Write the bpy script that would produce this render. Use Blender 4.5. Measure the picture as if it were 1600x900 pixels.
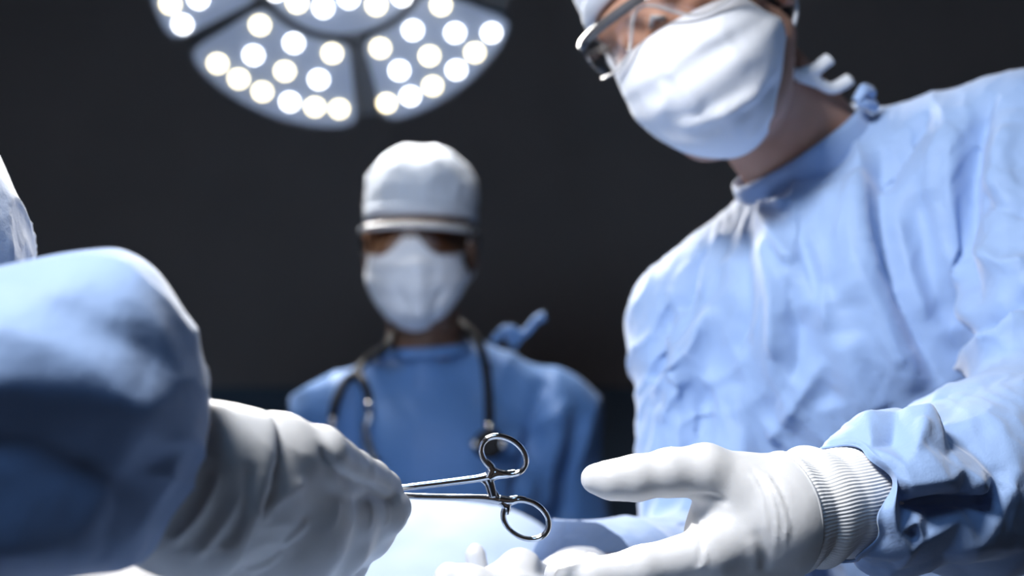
import bpy, math
import numpy as np
from mathutils import Vector, Matrix
from mathutils.bvhtree import BVHTree

# ------------------------------------------------------------------ camera, world, lights, exposure
sc = bpy.context.scene
for o in list(bpy.data.objects):
    bpy.data.objects.remove(o)
COL = sc.collection
CAM = np.array([0.0, 0.0, 1.12]); PITCH = math.radians(10.0); FPX = 1600 * 50 / 36
FWD = np.array([0, math.cos(PITCH), math.sin(PITCH)]); UPV = np.array([0, -math.sin(PITCH), math.cos(PITCH)]); RGT = np.array([1.0, 0, 0])

cam_data = bpy.data.cameras.new('camera'); cam = bpy.data.objects.new('camera', cam_data); COL.objects.link(cam)
cam_data.lens = 50; cam_data.sensor_width = 36; cam_data.clip_start = 0.02
cam.location = CAM; cam.rotation_euler = (math.pi / 2 + PITCH, 0, 0)
cam_data.dof.use_dof = True; cam_data.dof.focus_distance = 0.80; cam_data.dof.aperture_fstop = 5.0
sc.camera = cam

world = bpy.data.worlds.new('world'); sc.world = world; world.use_nodes = True
world.node_tree.nodes['Background'].inputs[0].default_value = (0.03, 0.05, 0.09, 1)
world.node_tree.nodes['Background'].inputs[1].default_value = 1.0

sc.view_settings.view_transform = 'Standard'; sc.view_settings.look = 'None'
sc.view_settings.gamma = 1.0; sc.view_settings.use_curve_mapping = False
sc.view_settings.exposure = 0.0


def area_light(name, loc, target, power, size, color, shape='DISK', size_y=None, spread=math.pi):
    d = bpy.data.lights.new(name, 'AREA'); d.energy = power; d.size = size; d.shape = shape; d.color = color
    if size_y: d.size_y = size_y
    d.spread = spread
    o = bpy.data.objects.new(name, d); COL.objects.link(o); o.location = loc
    o.rotation_euler = (Vector(target) - Vector(loc)).to_track_quat('-Z', 'Y').to_euler()
    return o

KEY_LOC = (-0.50, 0.25, 2.08); KEY_AIM = (0.10, 0.95, 1.15)
area_light('key_lamp_light', KEY_LOC, KEY_AIM, 8.6, 0.32, (1.0, 0.98, 0.96), spread=math.radians(95))
FILL_LOC = (-0.75, -0.55, 2.80)
area_light('added_fill_light', FILL_LOC, (0.1, 1.1, 1.1), 24, 1.2, (0.36, 0.62, 1.0), 'RECTANGLE', 0.6)  # blue fill added out of view to lift and tint the shadows


# ------------------------------------------------------------------ helpers
def at(px, py, d):
    return CAM + RGT * ((px - 800) / FPX * d) + UPV * ((450 - py) / FPX * d) + FWD * d

def ppm(d):            # pixels per metre at a depth
    return FPX / d

def unit(v):
    v = np.asarray(v, float); return v / np.linalg.norm(v)

ORIG = {}
def link(o, parent=None):
    COL.objects.link(o)
    if parent is not None: o.parent = parent

def mesh_obj(name, verts, faces, mat, parent=None, origin=None, smooth=True, solid=0.0, solid_off=-1.0, subsurf=0):
    verts = np.asarray(verts, float)
    if parent is not None: org = ORIG[parent.name]
    else: org = np.array(origin if origin is not None else (0, 0, 0), float)
    me = bpy.data.meshes.new(name)
    me.from_pydata((verts - org).tolist(), [], [list(map(int, f)) for f in faces] if not isinstance(faces, np.ndarray) else faces.tolist())
    me.update()
    if smooth: me.polygons.foreach_set('use_smooth', [True] * len(me.polygons))
    if mat is not None: me.materials.append(mat)
    o = bpy.data.objects.new(name, me); link(o, parent)
    if parent is None: o.location = org
    ORIG[o.name] = org
    if subsurf:
        m = o.modifiers.new('sub', 'SUBSURF'); m.levels = subsurf; m.render_levels = subsurf
    if solid:
        m = o.modifiers.new('thick', 'SOLIDIFY'); m.thickness = solid; m.offset = solid_off
    return o

def empty(name, loc):
    o = bpy.data.objects.new(name, None); COL.objects.link(o); o.location = loc; o.empty_display_size = 0.05
    ORIG[o.name] = np.array(loc, float)
    return o

def tag(o, label=None, cat=None, group=None, kind=None):
    if label: o['label'] = label
    if cat: o['category'] = cat
    if group: o['group'] = group
    if kind: o['kind'] = kind
    return o

def box(c, s, rot=None):
    c = np.array(c, float); s = np.array(s, float) / 2
    v = np.array([[x, y, z] for x in (-1, 1) for y in (-1, 1) for z in (-1, 1)], float) * s
    if rot is not None: v = v @ np.asarray(rot).T
    f = [(0, 1, 3, 2), (4, 6, 7, 5), (0, 4, 5, 1), (2, 3, 7, 6), (0, 2, 6, 4), (1, 5, 7, 3)]
    return v + c, f

def join(parts):
    V, F, n = [], [], 0
    for v, f in parts:
        V.append(np.asarray(v, float)); F += [tuple(i + n for i in q) for q in f]; n += len(v)
    return np.vstack(V), F

def catmull(P, n, closed=False):
    P = np.asarray(P, float); out = []
    m = len(P)
    segs = m if closed else m - 1
    for i in range(segs):
        if closed: p0, p1, p2, p3 = P[(i - 1) % m], P[i], P[(i + 1) % m], P[(i + 2) % m]
        else: p0, p1, p2, p3 = P[max(i - 1, 0)], P[i], P[i + 1], P[min(i + 2, m - 1)]
        for k in range(n):
            t = k / n
            out.append(0.5 * (2 * p1 + (p2 - p0) * t + (2 * p0 - 5 * p1 + 4 * p2 - p3) * t * t + (3 * p1 - p0 - 3 * p2 + p3) * t ** 3))
    if not closed: out.append(P[-1])
    return np.array(out)

def sweep(P, r, n=10, closed=False, flat=1.0, ref=None, caps=True):
    """tube along P; r scalar or per point; flat scales the radius along the ref direction"""
    P = np.asarray(P, float); m = len(P); r = np.broadcast_to(np.asarray(r, float), (m,))
    if closed: T = np.roll(P, -1, 0) - np.roll(P, 1, 0)
    else:
        T = np.empty_like(P); T[1:-1] = P[2:] - P[:-2]; T[0] = P[1] - P[0]; T[-1] = P[-1] - P[-2]
    T /= np.linalg.norm(T, axis=1)[:, None] + 1e-12
    if ref is None:
        ref = np.array([0.13, 0.31, 0.94])
    ref = unit(ref)
    A = np.cross(T, ref); A /= np.linalg.norm(A, axis=1)[:, None] + 1e-9
    B = np.cross(A, T)
    ang = np.linspace(0, 2 * np.pi, n, endpoint=False)
    V = (P[:, None, :] + r[:, None, None] * (np.cos(ang)[None, :, None] * A[:, None, :] + flat * np.sin(ang)[None, :, None] * B[:, None, :])).reshape(-1, 3)
    F = []
    for i in range(m if closed else m - 1):
        j = (i + 1) % m
        for k in range(n):
            F.append((i * n + k, i * n + (k + 1) % n, j * n + (k + 1) % n, j * n + k))
    if not closed and caps:
        F.append(tuple(range(n - 1, -1, -1))); F.append(tuple((m - 1) * n + k for k in range(n)))
    return V, F

# ---- value noise
def _hash(ix, iy, iz, s):
    h = (ix.astype(np.uint32) * np.uint32(374761393) + iy.astype(np.uint32) * np.uint32(668265263) + iz.astype(np.uint32) * np.uint32(2147483647 - 58) + np.uint32(s * 144665 + 17))
    h = (h ^ (h >> np.uint32(13))) * np.uint32(1274126177)
    h = (h ^ (h >> np.uint32(16))) * np.uint32(2246822519)
    h = h ^ (h >> np.uint32(15))
    return h.astype(np.float64) / 4294967295.0 * 2 - 1

def vnoise(P, scale, seed=0):
    Q = np.asarray(P) * scale + 1000.0
    I = np.floor(Q).astype(np.int64); f = Q - I; f = f * f * f * (f * (f * 6 - 15) + 10)
    out = 0
    for dx in (0, 1):
        for dy in (0, 1):
            for dz in (0, 1):
                w = (f[:, 0] if dx else 1 - f[:, 0]) * (f[:, 1] if dy else 1 - f[:, 1]) * (f[:, 2] if dz else 1 - f[:, 2])
                out = out + w * _hash(I[:, 0] + dx, I[:, 1] + dy, I[:, 2] + dz, seed)
    return out

def ridged(P, scale, seed=0):
    return 1 - 2 * np.abs(vnoise(P, scale, seed)) ** 0.8

def crease(P, dv, freq, seed, warp=1.0):
    """long sharp wrinkles running across direction dv, coming and going"""
    ph = freq * (P @ unit(dv)) + warp * vnoise(P, freq * .4, seed) + .35 * vnoise(P, freq * 1.1, seed + 3)
    w = np.clip(.35 + 1.1 * vnoise(P, freq * .35, seed + 7), 0, 1)
    return (1 - 1.6 * np.abs(np.sin(np.pi * ph)) ** .65) * w

from mathutils.geometry import delaunay_2d_cdt
def facets(uv, ctrl, hts, period):
    """piecewise linear heights over scattered control points; second coordinate is periodic"""
    C = np.vstack([ctrl, ctrl + [0, period], ctrl - [0, period]]); Hh = np.concatenate([hts] * 3)
    ok = (C[:, 1] > -.3 * period) & (C[:, 1] < 1.3 * period); C, Hh = C[ok], Hh[ok]
    lo, hi = C.min(0) - .05, C.max(0) + .05
    C = np.vstack([C, [[lo[0], lo[1]], [lo[0], hi[1]], [hi[0], lo[1]], [hi[0], hi[1]]]]); Hh = np.concatenate([Hh, [0, 0, 0, 0]])
    r = delaunay_2d_cdt([Vector((float(a), float(b))) for a, b in C], [], [], 0, 1e-7)
    vs = np.array([tuple(v) for v in r[0]]); hv = np.array([np.mean(Hh[o]) if o else 0 for o in r[3]])
    out = np.zeros(len(uv)); 
    for t in r[2]:
        if len(t) != 3: continue
        a, b, c = vs[list(t)]; den = (b[1] - c[1]) * (a[0] - c[0]) + (c[0] - b[0]) * (a[1] - c[1])
        if abs(den) < 1e-14: continue
        m = (uv[:, 0] >= min(a[0], b[0], c[0]) - 1e-9) & (uv[:, 0] <= max(a[0], b[0], c[0]) + 1e-9)
        q = uv[m]
        w0 = ((b[1] - c[1]) * (q[:, 0] - c[0]) + (c[0] - b[0]) * (q[:, 1] - c[1])) / den; w1 = ((c[1] - a[1]) * (q[:, 0] - c[0]) + (a[0] - c[0]) * (q[:, 1] - c[1])) / den; w2 = 1 - w0 - w1
        i = (w0 >= -1e-6) & (w1 >= -1e-6) & (w2 >= -1e-6)
        k = np.flatnonzero(m)[i]; out[k] = (w0 * hv[t[0]] + w1 * hv[t[1]] + w2 * hv[t[2]])[i]
    return out

def crumple(V, F, s, ang, nv, length, radius, hand, seed, rnd_h, rnd_n, smooth=2):
    """crisp crumpled cloth on a tube: hand-placed (px,py,mm) points, random ones elsewhere"""
    bv = BVHTree.FromPolygons([tuple(v) for v in V], [tuple(map(int, f)) for f in F])
    uv = np.stack([s * length, ang * radius], 1); C, Hh = [], []
    for px, py, mm in hand:
        hit = bv.ray_cast(Vector(CAM), Vector(unit(at(px, py, 1.0) - CAM)))
        if hit[0] is None: hit = bv.find_nearest(Vector(at(px, py, np.linalg.norm((V.mean(0) - CAM)))))
        q = np.argmin(((V - np.array(hit[0])) ** 2).sum(1)); C.append(uv[q]); Hh.append(mm / 1000)
    rng = np.random.default_rng(seed); per = 2 * np.pi * radius
    for k in range(rnd_n * 6):
        if len(C) > len(hand) + rnd_n: break
        p = np.array([rng.uniform(0, length), rng.uniform(0, per)])
        A = np.array(C); dd = A - p; dd[:, 1] = (dd[:, 1] + per / 2) % per - per / 2
        if len(C) and np.min((dd ** 2).sum(1)) < (0.85 * math.sqrt(length * per / (rnd_n + 1))) ** 2: continue
        C.append(p); Hh.append(rng.uniform(-rnd_h, rnd_h) / 1000)
    h = facets(uv, np.array(C), np.array(Hh), per).reshape(-1, nv)
    for _ in range(smooth):
        h = .5 * h + .25 * (np.roll(h, 1, 1) + np.roll(h, -1, 1)); p = np.pad(h, ((1, 1), (0, 0)), 'edge'); h = .5 * h + .25 * (p[2:] + p[:-2])
    return h.ravel()

# ---- signed distance modelling
def cap(a, b, ra, rb, k=0.01): return ('cap', np.asarray(a, float), np.asarray(b, float), ra, rb, k)
def ell(c, r, R=None, k=0.01): return ('ell', np.asarray(c, float), np.asarray(r, float), np.eye(3) if R is None else np.asarray(R, float), k)
def cut_ell(c, r, R=None, k=0.005): return ('sub', np.asarray(c, float), np.asarray(r, float), np.eye(3) if R is None else np.asarray(R, float), k)

def chain(pts, k=0.006):
    """pts: [(xyz, r)...]"""
    return [cap(pts[i][0], pts[i + 1][0], pts[i][1], pts[i + 1][1], k) for i in range(len(pts) - 1)]

def sd(P, prims):
    d = np.full(len(P), 10.0, np.float32)
    for p in prims:
        if p[0] == 'cap':
            _, a, b, ra, rb, k = p
            ab = (b - a).astype(np.float32); ap = P - a.astype(np.float32)
            t = np.clip(ap @ ab / max(float(ab @ ab), 1e-12), 0, 1)
            e = np.sqrt(((ap - t[:, None] * ab) ** 2).sum(1)) - (ra + (rb - ra) * t)
        else:
            _, c, r, R, k = p
            q = (P - c.astype(np.float32)) @ R.astype(np.float32)
            k0 = np.sqrt(((q / r.astype(np.float32)) ** 2).sum(1)); k1 = np.sqrt(((q / (r * r).astype(np.float32)) ** 2).sum(1)) + 1e-9
            e = k0 * (k0 - 1) / k1
        if p[0] == 'sub':
            e = -e; h = np.clip(0.5 + 0.5 * (e - d) / k, 0, 1); d = d * (1 - h) + e * h + k * h * (1 - h)
        else:
            h = np.clip(0.5 + 0.5 * (d - e) / k, 0, 1); d = d * (1 - h) + e * h - k * h * (1 - h)
    return d.astype(np.float32)

def bounds(prims, pad):
    lo, hi = np.full(3, 1e9), np.full(3, -1e9)
    for p in prims:
        if p[0] == 'cap':
            for c, r in ((p[1], p[3]), (p[2], p[4])): lo = np.minimum(lo, c - r); hi = np.maximum(hi, c + r)
        elif p[0] == 'ell':
            r = np.abs(p[3]) @ p[2]; lo = np.minimum(lo, p[1] - r); hi = np.maximum(hi, p[1] + r)
    return lo - pad, hi + pad

def polygonise(prims, h, pad=None, extra=None):
    """block-sparse surface nets of the union"""
    pad = 4 * h if pad is None else pad
    lo, hi = bounds(prims, pad)
    B = 8
    nb = np.ceil((hi - lo) / (h * B)).astype(int) + 1
    cg = np.stack(np.meshgrid(*[np.arange(n) for n in nb], indexing='ij'), -1).reshape(-1, 3)
    cc = (lo + (cg + 0.5) * h * B).astype(np.float32)
    cd = sd(cc, prims)
    D = np.repeat(np.repeat(np.repeat(cd.reshape(nb), B, 0), B, 1), B, 2).astype(np.float32)
    near = np.abs(cd) < h * B * 1.35
    off = np.stack(np.meshgrid(*[np.arange(B)] * 3, indexing='ij'), -1).reshape(-1, 3)
    idx = (cg[near][:, None, :] * B + off[None]).reshape(-1, 3)
    P = (lo + idx * h).astype(np.float32)
    v = np.empty(len(P), np.float32)
    for s in range(0, len(P), 400000):
        v[s:s + 400000] = sd(P[s:s + 400000], prims)
        if extra is not None: v[s:s + 400000] = extra(P[s:s + 400000], v[s:s + 400000])
    D[idx[:, 0], idx[:, 1], idx[:, 2]] = v
    I = D < 0
    c8 = [(a, b, c) for a in (0, 1) for b in (0, 1) for c in (0, 1)]
    sh = np.array(D.shape) - 1
    cnt = np.zeros(sh, np.uint8)
    for a, b, c in c8: cnt += I[a:a + sh[0], b:b + sh[1], c:c + sh[2]]
    act = np.argwhere((cnt > 0) & (cnt < 8))
    pos = np.zeros((len(act), 3)); num = np.zeros(len(act))
    for a in range(8):
        for ax in range(3):
            ca = np.array(c8[a])
            if ca[ax]: continue
            cb = ca.copy(); cb[ax] = 1
            A = act + ca; Bq = act + cb
            da = D[A[:, 0], A[:, 1], A[:, 2]]; db = D[Bq[:, 0], Bq[:, 1], Bq[:, 2]]
            m = (da < 0) != (db < 0)
            t = np.where(m, da / np.where(m, da - db, 1), 0)
            pos += np.where(m[:, None], ca + t[:, None] * (cb - ca), 0); num += m
    V = lo + (act + pos / num[:, None]) * h
    ids = np.full(sh, -1, np.int64); ids[act[:, 0], act[:, 1], act[:, 2]] = np.arange(len(act))
    F = []
    for ax in range(3):
        u, w = (ax + 1) % 3, (ax + 2) % 3
        sl0 = [slice(None)] * 3; sl1 = [slice(None)] * 3
        sl0[ax] = slice(0, -1); sl1[ax] = slice(1, None)
        ch = I[tuple(sl0)] != I[tuple(sl1)]
        e = np.argwhere(ch); e = e[(e[:, u] > 0) & (e[:, w] > 0) & (e[:, u] < sh[u]) & (e[:, w] < sh[w])]
        du = np.zeros(3, int); du[u] = 1; dw = np.zeros(3, int); dw[w] = 1
        q = [e - du - dw, e - dw, e, e - du]
        f = np.stack([ids[x[:, 0], x[:, 1], x[:, 2]] for x in q], 1)
        ins = I[e[:, 0], e[:, 1], e[:, 2]]
        f[~ins] = f[~ins][:, ::-1]
        F.append(f)
    F = np.vstack(F); F = F[(F >= 0).all(1)]
    return V, F

def vnormals(V, F):
    F4 = np.asarray(F)
    n = np.cross(V[F4[:, 2]] - V[F4[:, 0]], V[F4[:, 3]] - V[F4[:, 1]])
    N = np.zeros_like(V)
    for k in range(4): np.add.at(N, F4[:, k], n)
    return N / (np.linalg.norm(N, axis=1)[:, None] + 1e-12)

def relax(V, F, it=2, lam=0.5):
    F4 = np.asarray(F); E = np.vstack([F4[:, [0, 1]], F4[:, [1, 2]], F4[:, [2, 3]], F4[:, [3, 0]]])
    V = V.copy()
    deg = np.bincount(E.ravel(), minlength=len(V)).astype(float)[:, None] + 1e-9
    for _ in range(it):
        S = np.zeros_like(V); np.add.at(S, E[:, 0], V[E[:, 1]]); np.add.at(S, E[:, 1], V[E[:, 0]])
        V = V * (1 - lam) + lam * S / deg
    return V

def clip_mesh(V, F, p, n):
    """keep the side where (v-p).n < 0, snapping the rim onto the plane"""
    s = (V - p) @ n
    F = F[(s[F] < 0).any(1)]
    V = V.copy(); out = s > 0
    V[out] -= s[out][:, None] * n
    used = np.zeros(len(V), bool); used[F.ravel()] = True
    mp = np.cumsum(used) - 1
    return V[used], mp[F]

def subdivide(V, F):
    """one linear quad split"""
    F4 = np.asarray(F); n = len(V)
    E = np.vstack([F4[:, [0, 1]], F4[:, [1, 2]], F4[:, [2, 3]], F4[:, [3, 0]]]); Es = np.sort(E, 1)
    U, inv = np.unique(Es, axis=0, return_inverse=True); inv = inv.ravel()
    m = len(F4); mid = V[U].mean(1); cen = V[F4].mean(1)
    e = [n + inv[k * m:(k + 1) * m] for k in range(4)]; c = n + len(U) + np.arange(m)
    NF = np.vstack([np.stack([F4[:, 0], e[0], c, e[3]], 1), np.stack([F4[:, 1], e[1], c, e[0]], 1), np.stack([F4[:, 2], e[2], c, e[1]], 1), np.stack([F4[:, 3], e[3], c, e[2]], 1)])
    return np.vstack([V, mid, cen]), NF

def poly_dist(V, P):
    best = np.full(len(V), 1e9); bt = np.zeros(len(V)); L = len(P) - 1
    for i in range(L):
        a, b = P[i], P[i + 1]; ab = b - a
        t = np.clip((V - a) @ ab / (ab @ ab + 1e-12), 0, 1)
        d = np.linalg.norm(V - a - t[:, None] * ab, axis=1)
        m = d < best; best[m] = d[m]; bt[m] = (i + t[m]) / L
    return best, bt

def fold(V, F, folds):
    """ridges (+) and valleys (-) of cloth: each is a polyline seen at pixel points, laid on the surface by a ray; (points, height, width, sharp)"""
    bv = BVHTree.FromPolygons([tuple(v) for v in V], [tuple(map(int, f)) for f in F])
    N = vnormals(V, F); D = np.zeros(len(V))
    for pts, h, w, sharp in folds:
        P = []
        for px, py in pts:
            dr = unit(at(px, py, 1.0) - CAM)
            hit = bv.ray_cast(Vector(CAM), Vector(dr))
            if hit[0] is not None: P.append(np.array(hit[0]))
        if len(P) < 2: continue
        P = catmull(P, 4)
        d, t = poly_dist(V, P)
        prof = np.clip(1 - d / (2 * w), 0, 1) ** 2 if sharp else np.exp(-(d / w) ** 2)
        D += h * prof * np.clip(np.sin(np.pi * np.clip(t, 0.0, 1.0)) * 1.6 + 0.15, 0, 1)
    return V + N * D[:, None]

def ring_tube(rings, nu, nv, ref=UPV, closed_ends=False):
    """rings: (centre, axis or None, half height along ref, half depth); smooth tube through them"""
    C = np.array([r[0] for r in rings], float); H = np.array([[r[2], r[3]] for r in rings], float)
    T = np.gradient(C, axis=0)
    for i, r in enumerate(rings):
        if r[1] is not None: T[i] = r[1]
    T /= np.linalg.norm(T, axis=1)[:, None]
    n = max(1, nu // (len(rings) - 1))
    C = catmull(C, n); H = catmull(H, n); T = catmull(T, n); T /= np.linalg.norm(T, axis=1)[:, None]
    W = np.cross(T, ref); W /= np.linalg.norm(W, axis=1)[:, None]; U = np.cross(W, T)
    a = np.linspace(0, 2 * np.pi, nv, endpoint=False)
    V = C[:, None, :] + H[:, 0][:, None, None] * np.cos(a)[None, :, None] * U[:, None, :] + H[:, 1][:, None, None] * np.sin(a)[None, :, None] * W[:, None, :]
    m = len(C); i = np.arange(m - 1)[:, None]; k = np.arange(nv)[None, :]
    F = np.stack([i * nv + k, i * nv + (k + 1) % nv, (i + 1) * nv + (k + 1) % nv, (i + 1) * nv + k], -1).reshape(-1, 4)
    s = np.repeat(np.linspace(0, 1, m), nv); ang = np.tile(a, m)
    return V.reshape(-1, 3), F, s, ang

# ------------------------------------------------------------------ materials
def nodes_of(name):
    m = bpy.data.materials.new(name); m.use_nodes = True
    nt = m.node_tree
    return m, nt, nt.nodes['Principled BSDF'], nt.nodes['Material Output']

def mat(name, col, rough=0.5, metal=0.0, spec=0.5, sheen=0.0, sss=0.0, sss_r=(0.01, 0.006, 0.004), noise=0.0, noise_scale=20, bump=0.0, bump_scale=200, bump2=0.0, bump2_scale=30, emit=None, emit_s=0.0, trans=0.0, coat=0.0):
    m, nt, b, out = nodes_of(name)
    N, L = nt.nodes, nt.links
    b.inputs['Base Color'].default_value = (*col, 1); b.inputs['Roughness'].default_value = rough; b.inputs['Metallic'].default_value = metal
    b.inputs['Specular IOR Level'].default_value = spec; b.inputs['Sheen Weight'].default_value = sheen; b.inputs['Coat Weight'].default_value = coat
    if sss:
        b.inputs['Subsurface Weight'].default_value = sss; b.inputs['Subsurface Radius'].default_value = sss_r; b.inputs['Subsurface Scale'].default_value = 1.0
    tc = N.new('ShaderNodeTexCoord')
    if noise:
        n = N.new('ShaderNodeTexNoise'); n.inputs['Scale'].default_value = noise_scale; n.inputs['Detail'].default_value = 5
        L.new(tc.outputs['Object'], n.inputs['Vector'])
        mx = N.new('ShaderNodeMix'); mx.data_type = 'RGBA'
        mx.inputs[6].default_value = (*[c * (1 - noise) for c in col], 1); mx.inputs[7].default_value = (*[min(1, c * (1 + noise)) for c in col], 1)
        L.new(n.outputs['Fac'], mx.inputs[0]); L.new(mx.outputs[2], b.inputs['Base Color'])
    last = None
    for bs, s, det in ((bump2, bump2_scale, 4), (bump, bump_scale, 2)):
        if bs:
            n = N.new('ShaderNodeTexNoise'); n.inputs['Scale'].default_value = s; n.inputs['Detail'].default_value = det
            L.new(tc.outputs['Object'], n.inputs['Vector'])
            bp = N.new('ShaderNodeBump'); bp.inputs['Strength'].default_value = min(1, bs * 100); bp.inputs['Distance'].default_value = bs if bs > 0.01 else bs
            L.new(n.outputs['Fac'], bp.inputs['Height'])
            if last: L.new(last.outputs['Normal'], bp.inputs['Normal'])
            L.new(bp.outputs['Normal'], b.inputs['Normal']); last = bp
    if emit:
        b.inputs['Emission Color'].default_value = (*emit, 1); b.inputs['Emission Strength'].default_value = emit_s
    if trans:
        t = N.new('ShaderNodeBsdfTranslucent'); t.inputs['Color'].default_value = (*col, 1)
        ms = N.new('ShaderNodeMixShader'); ms.inputs[0].default_value = trans
        L.new(b.outputs[0], ms.inputs[1]); L.new(t.outputs[0], ms.inputs[2]); L.new(ms.outputs[0], out.inputs[0])
    return m

def lens_mat(name, tint, gloss):
    m, nt, b, out = nodes_of(name); N, L = nt.nodes, nt.links
    t = N.new('ShaderNodeBsdfTransparent'); t.inputs[0].default_value = (*tint, 1)
    g = N.new('ShaderNodeBsdfGlossy'); g.inputs['Roughness'].default_value = 0.06
    f = N.new('ShaderNodeLayerWeight'); f.inputs[0].default_value = gloss
    ms = N.new('ShaderNodeMixShader'); mm = N.new('ShaderNodeMath'); mm.operation = 'MULTIPLY_ADD'; mm.inputs[1].default_value = 0.5; mm.inputs[2].default_value = 0.05; L.new(f.outputs['Facing'], mm.inputs[0]); L.new(mm.outputs[0], ms.inputs[0]); L.new(t.outputs[0], ms.inputs[1]); L.new(g.outputs[0], ms.inputs[2]); L.new(ms.outputs[0], out.inputs[0])
    return m

M = {}
M['wall'] = mat('wall_paint', (0.40, 0.30, 0.25), 0.7, noise=0.12, noise_scale=3)
M['dado'] = mat('dado_panel', (0.09, 0.12, 0.155), 0.5, noise=0.1, noise_scale=4)
M['floor'] = mat('floor_vinyl', (0.07, 0.08, 0.09), 0.35, noise=0.2, noise_scale=30)
M['ceiling'] = mat('ceiling_paint', (0.05, 0.052, 0.055), 0.8, noise=0.1, noise_scale=5)
M['gown'] = mat('gown_nonwoven', (0.30, 0.45, 0.75), 0.62, spec=0.4, sheen=0.5, noise=0.06, noise_scale=40, bump=0.0012, bump_scale=700, bump2=0.004, bump2_scale=45, trans=0.12)
M['gown2'] = mat('assistant_gown_nonwoven', (0.085, 0.205, 0.47), 0.6, sheen=0.15, noise=0.08, noise_scale=25, bump2=0.004, bump2_scale=30)
M['gown_dark'] = mat('gown_lining', (0.20, 0.40, 0.78), 0.6, noise=0.06, noise_scale=40)
M['mask'] = mat('mask_fabric', (0.78, 0.82, 0.90), 0.7, sheen=0.2, bump=0.0006, bump_scale=900, bump2=0.003, bump2_scale=40, noise=0.03, noise_scale=30)
M['cap'] = mat('cap_cotton', (0.70, 0.76, 0.86), 0.75, bump2=0.004, bump2_scale=50, noise=0.04, noise_scale=30)
M['glove'] = mat('latex_glove', (0.60, 0.61, 0.63), 0.42, spec=0.4, sss=0.25, sss_r=(0.006, 0.005, 0.004), bump=0.0007, bump_scale=600, bump2=0.0015, bump2_scale=90, noise=0.03, noise_scale=60)
M['knit'] = mat('knit_cuff', (0.86, 0.88, 0.91), 0.85, sheen=0.3, bump=0.0012, bump_scale=1500, noise=0.03, noise_scale=200)
M['skin'] = mat('skin', (0.46, 0.26, 0.19), 0.5, sss=0.3, sss_r=(0.012, 0.005, 0.003), noise=0.08, noise_scale=60, bump=0.0006, bump_scale=900)
M['skin_dark'] = mat('assistant_skin', (0.20, 0.11, 0.07), 0.5, sss=0.2, sss_r=(0.010, 0.004, 0.002), noise=0.08, noise_scale=60)
M['hair'] = mat('hair', (0.015, 0.012, 0.010), 0.55, noise=0.3, noise_scale=300)
M['steel'] = mat('surgical_steel', (0.72, 0.73, 0.75), 0.10, metal=1.0, noise=0.02, noise_scale=100)
M['chrome'] = mat('chrome_tube', (0.75, 0.76, 0.78), 0.22, metal=1.0, noise=0.02, noise_scale=50)
M['rubber'] = mat('black_rubber', (0.012, 0.012, 0.014), 0.6, spec=0.3, noise=0.1, noise_scale=50)
M['frame'] = mat('clear_grey_plastic', (0.10, 0.10, 0.11), 0.2, coat=0.5, noise=0.05, noise_scale=60)
M['frame_light'] = mat('pale_plastic', (0.55, 0.56, 0.58), 0.18, coat=0.5, noise=0.05, noise_scale=60)
M['lens'] = lens_mat('clear_lens', (0.86, 0.84, 0.83), 0.35)
M['lens_amber'] = lens_mat('amber_lens', (0.30, 0.17, 0.10), 0.35)
M['drape'] = mat('drape_sheet', (0.43, 0.54, 0.73), 0.75, bump2=0.003, bump2_scale=30, noise=0.03, noise_scale=20)
M['housing'] = mat('lamp_housing', (0.16, 0.16, 0.165), 0.4, noise=0.04, noise_scale=30)
M['panel'] = mat('lamp_diffuser', (0.35, 0.40, 0.50), 0.3, noise=0.05, noise_scale=40, emit=(0.40, 0.50, 0.72), emit_s=0.22)
M['led_warm'] = mat('led_warm', (0.9, 0.85, 0.7), 0.3, noise=0.01, emit=(1.0, 0.86, 0.55), emit_s=5.5)
M['led_cool'] = mat('led_cool', (0.9, 0.92, 0.95), 0.3, noise=0.01, emit=(0.97, 0.98, 1.0), emit_s=6.0)
M['table_metal'] = mat('table_steel', (0.45, 0.46, 0.48), 0.3, metal=1.0, noise=0.05, noise_scale=20)
M['eye'] = mat('eye_white', (0.5, 0.48, 0.46), 0.2, noise=0.02)

# ------------------------------------------------------------------ the room
RX0, RX1, RY0, RY1, RH = -3.0, 3.2, -2.2, 4.6, 3.05
def structure(name, c, s, m, label):
    v, f = box(c, s)
    o = mesh_obj(name, v, f, m, origin=(c[0], c[1], c[2] - s[2] / 2), smooth=False)
    return tag(o, label, kind='structure')
structure('floor', ((RX0 + RX1) / 2, (RY0 + RY1) / 2, -0.05), (RX1 - RX0 + .2, RY1 - RY0 + .2, 0.1), M['floor'], 'dark grey vinyl floor of the operating room')
structure('ceiling', ((RX0 + RX1) / 2, (RY0 + RY1) / 2, RH + 0.05), (RX1 - RX0 + .2, RY1 - RY0 + .2, 0.1), M['ceiling'], 'dim grey ceiling of the operating room')
structure('wall_back', ((RX0 + RX1) / 2, RY1 + 0.05, RH / 2), (RX1 - RX0, 0.1, RH), M['wall'], 'near-black wall far behind the surgeons')
structure('wall_front', ((RX0 + RX1) / 2, RY0 - 0.05, RH / 2), (RX1 - RX0, 0.1, RH), M['wall'], 'dark wall behind the camera')
structure('wall_left', (RX0 - 0.05, (RY0 + RY1) / 2, RH / 2), (0.1, RY1 - RY0, RH), M['wall'], 'dark wall on the left side of the room')
structure('wall_right', (RX1 + 0.05, (RY0 + RY1) / 2, RH / 2), (0.1, RY1 - RY0, RH), M['wall'], 'dark wall on the right side of the room')
structure('trim_1', ((RX0 + RX1) / 2, RY1 - 0.015, 0.80), (RX1 - RX0, 0.03, 1.60), M['dado'], 'dim blue-grey dado panel along the foot of the back wall')

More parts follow.
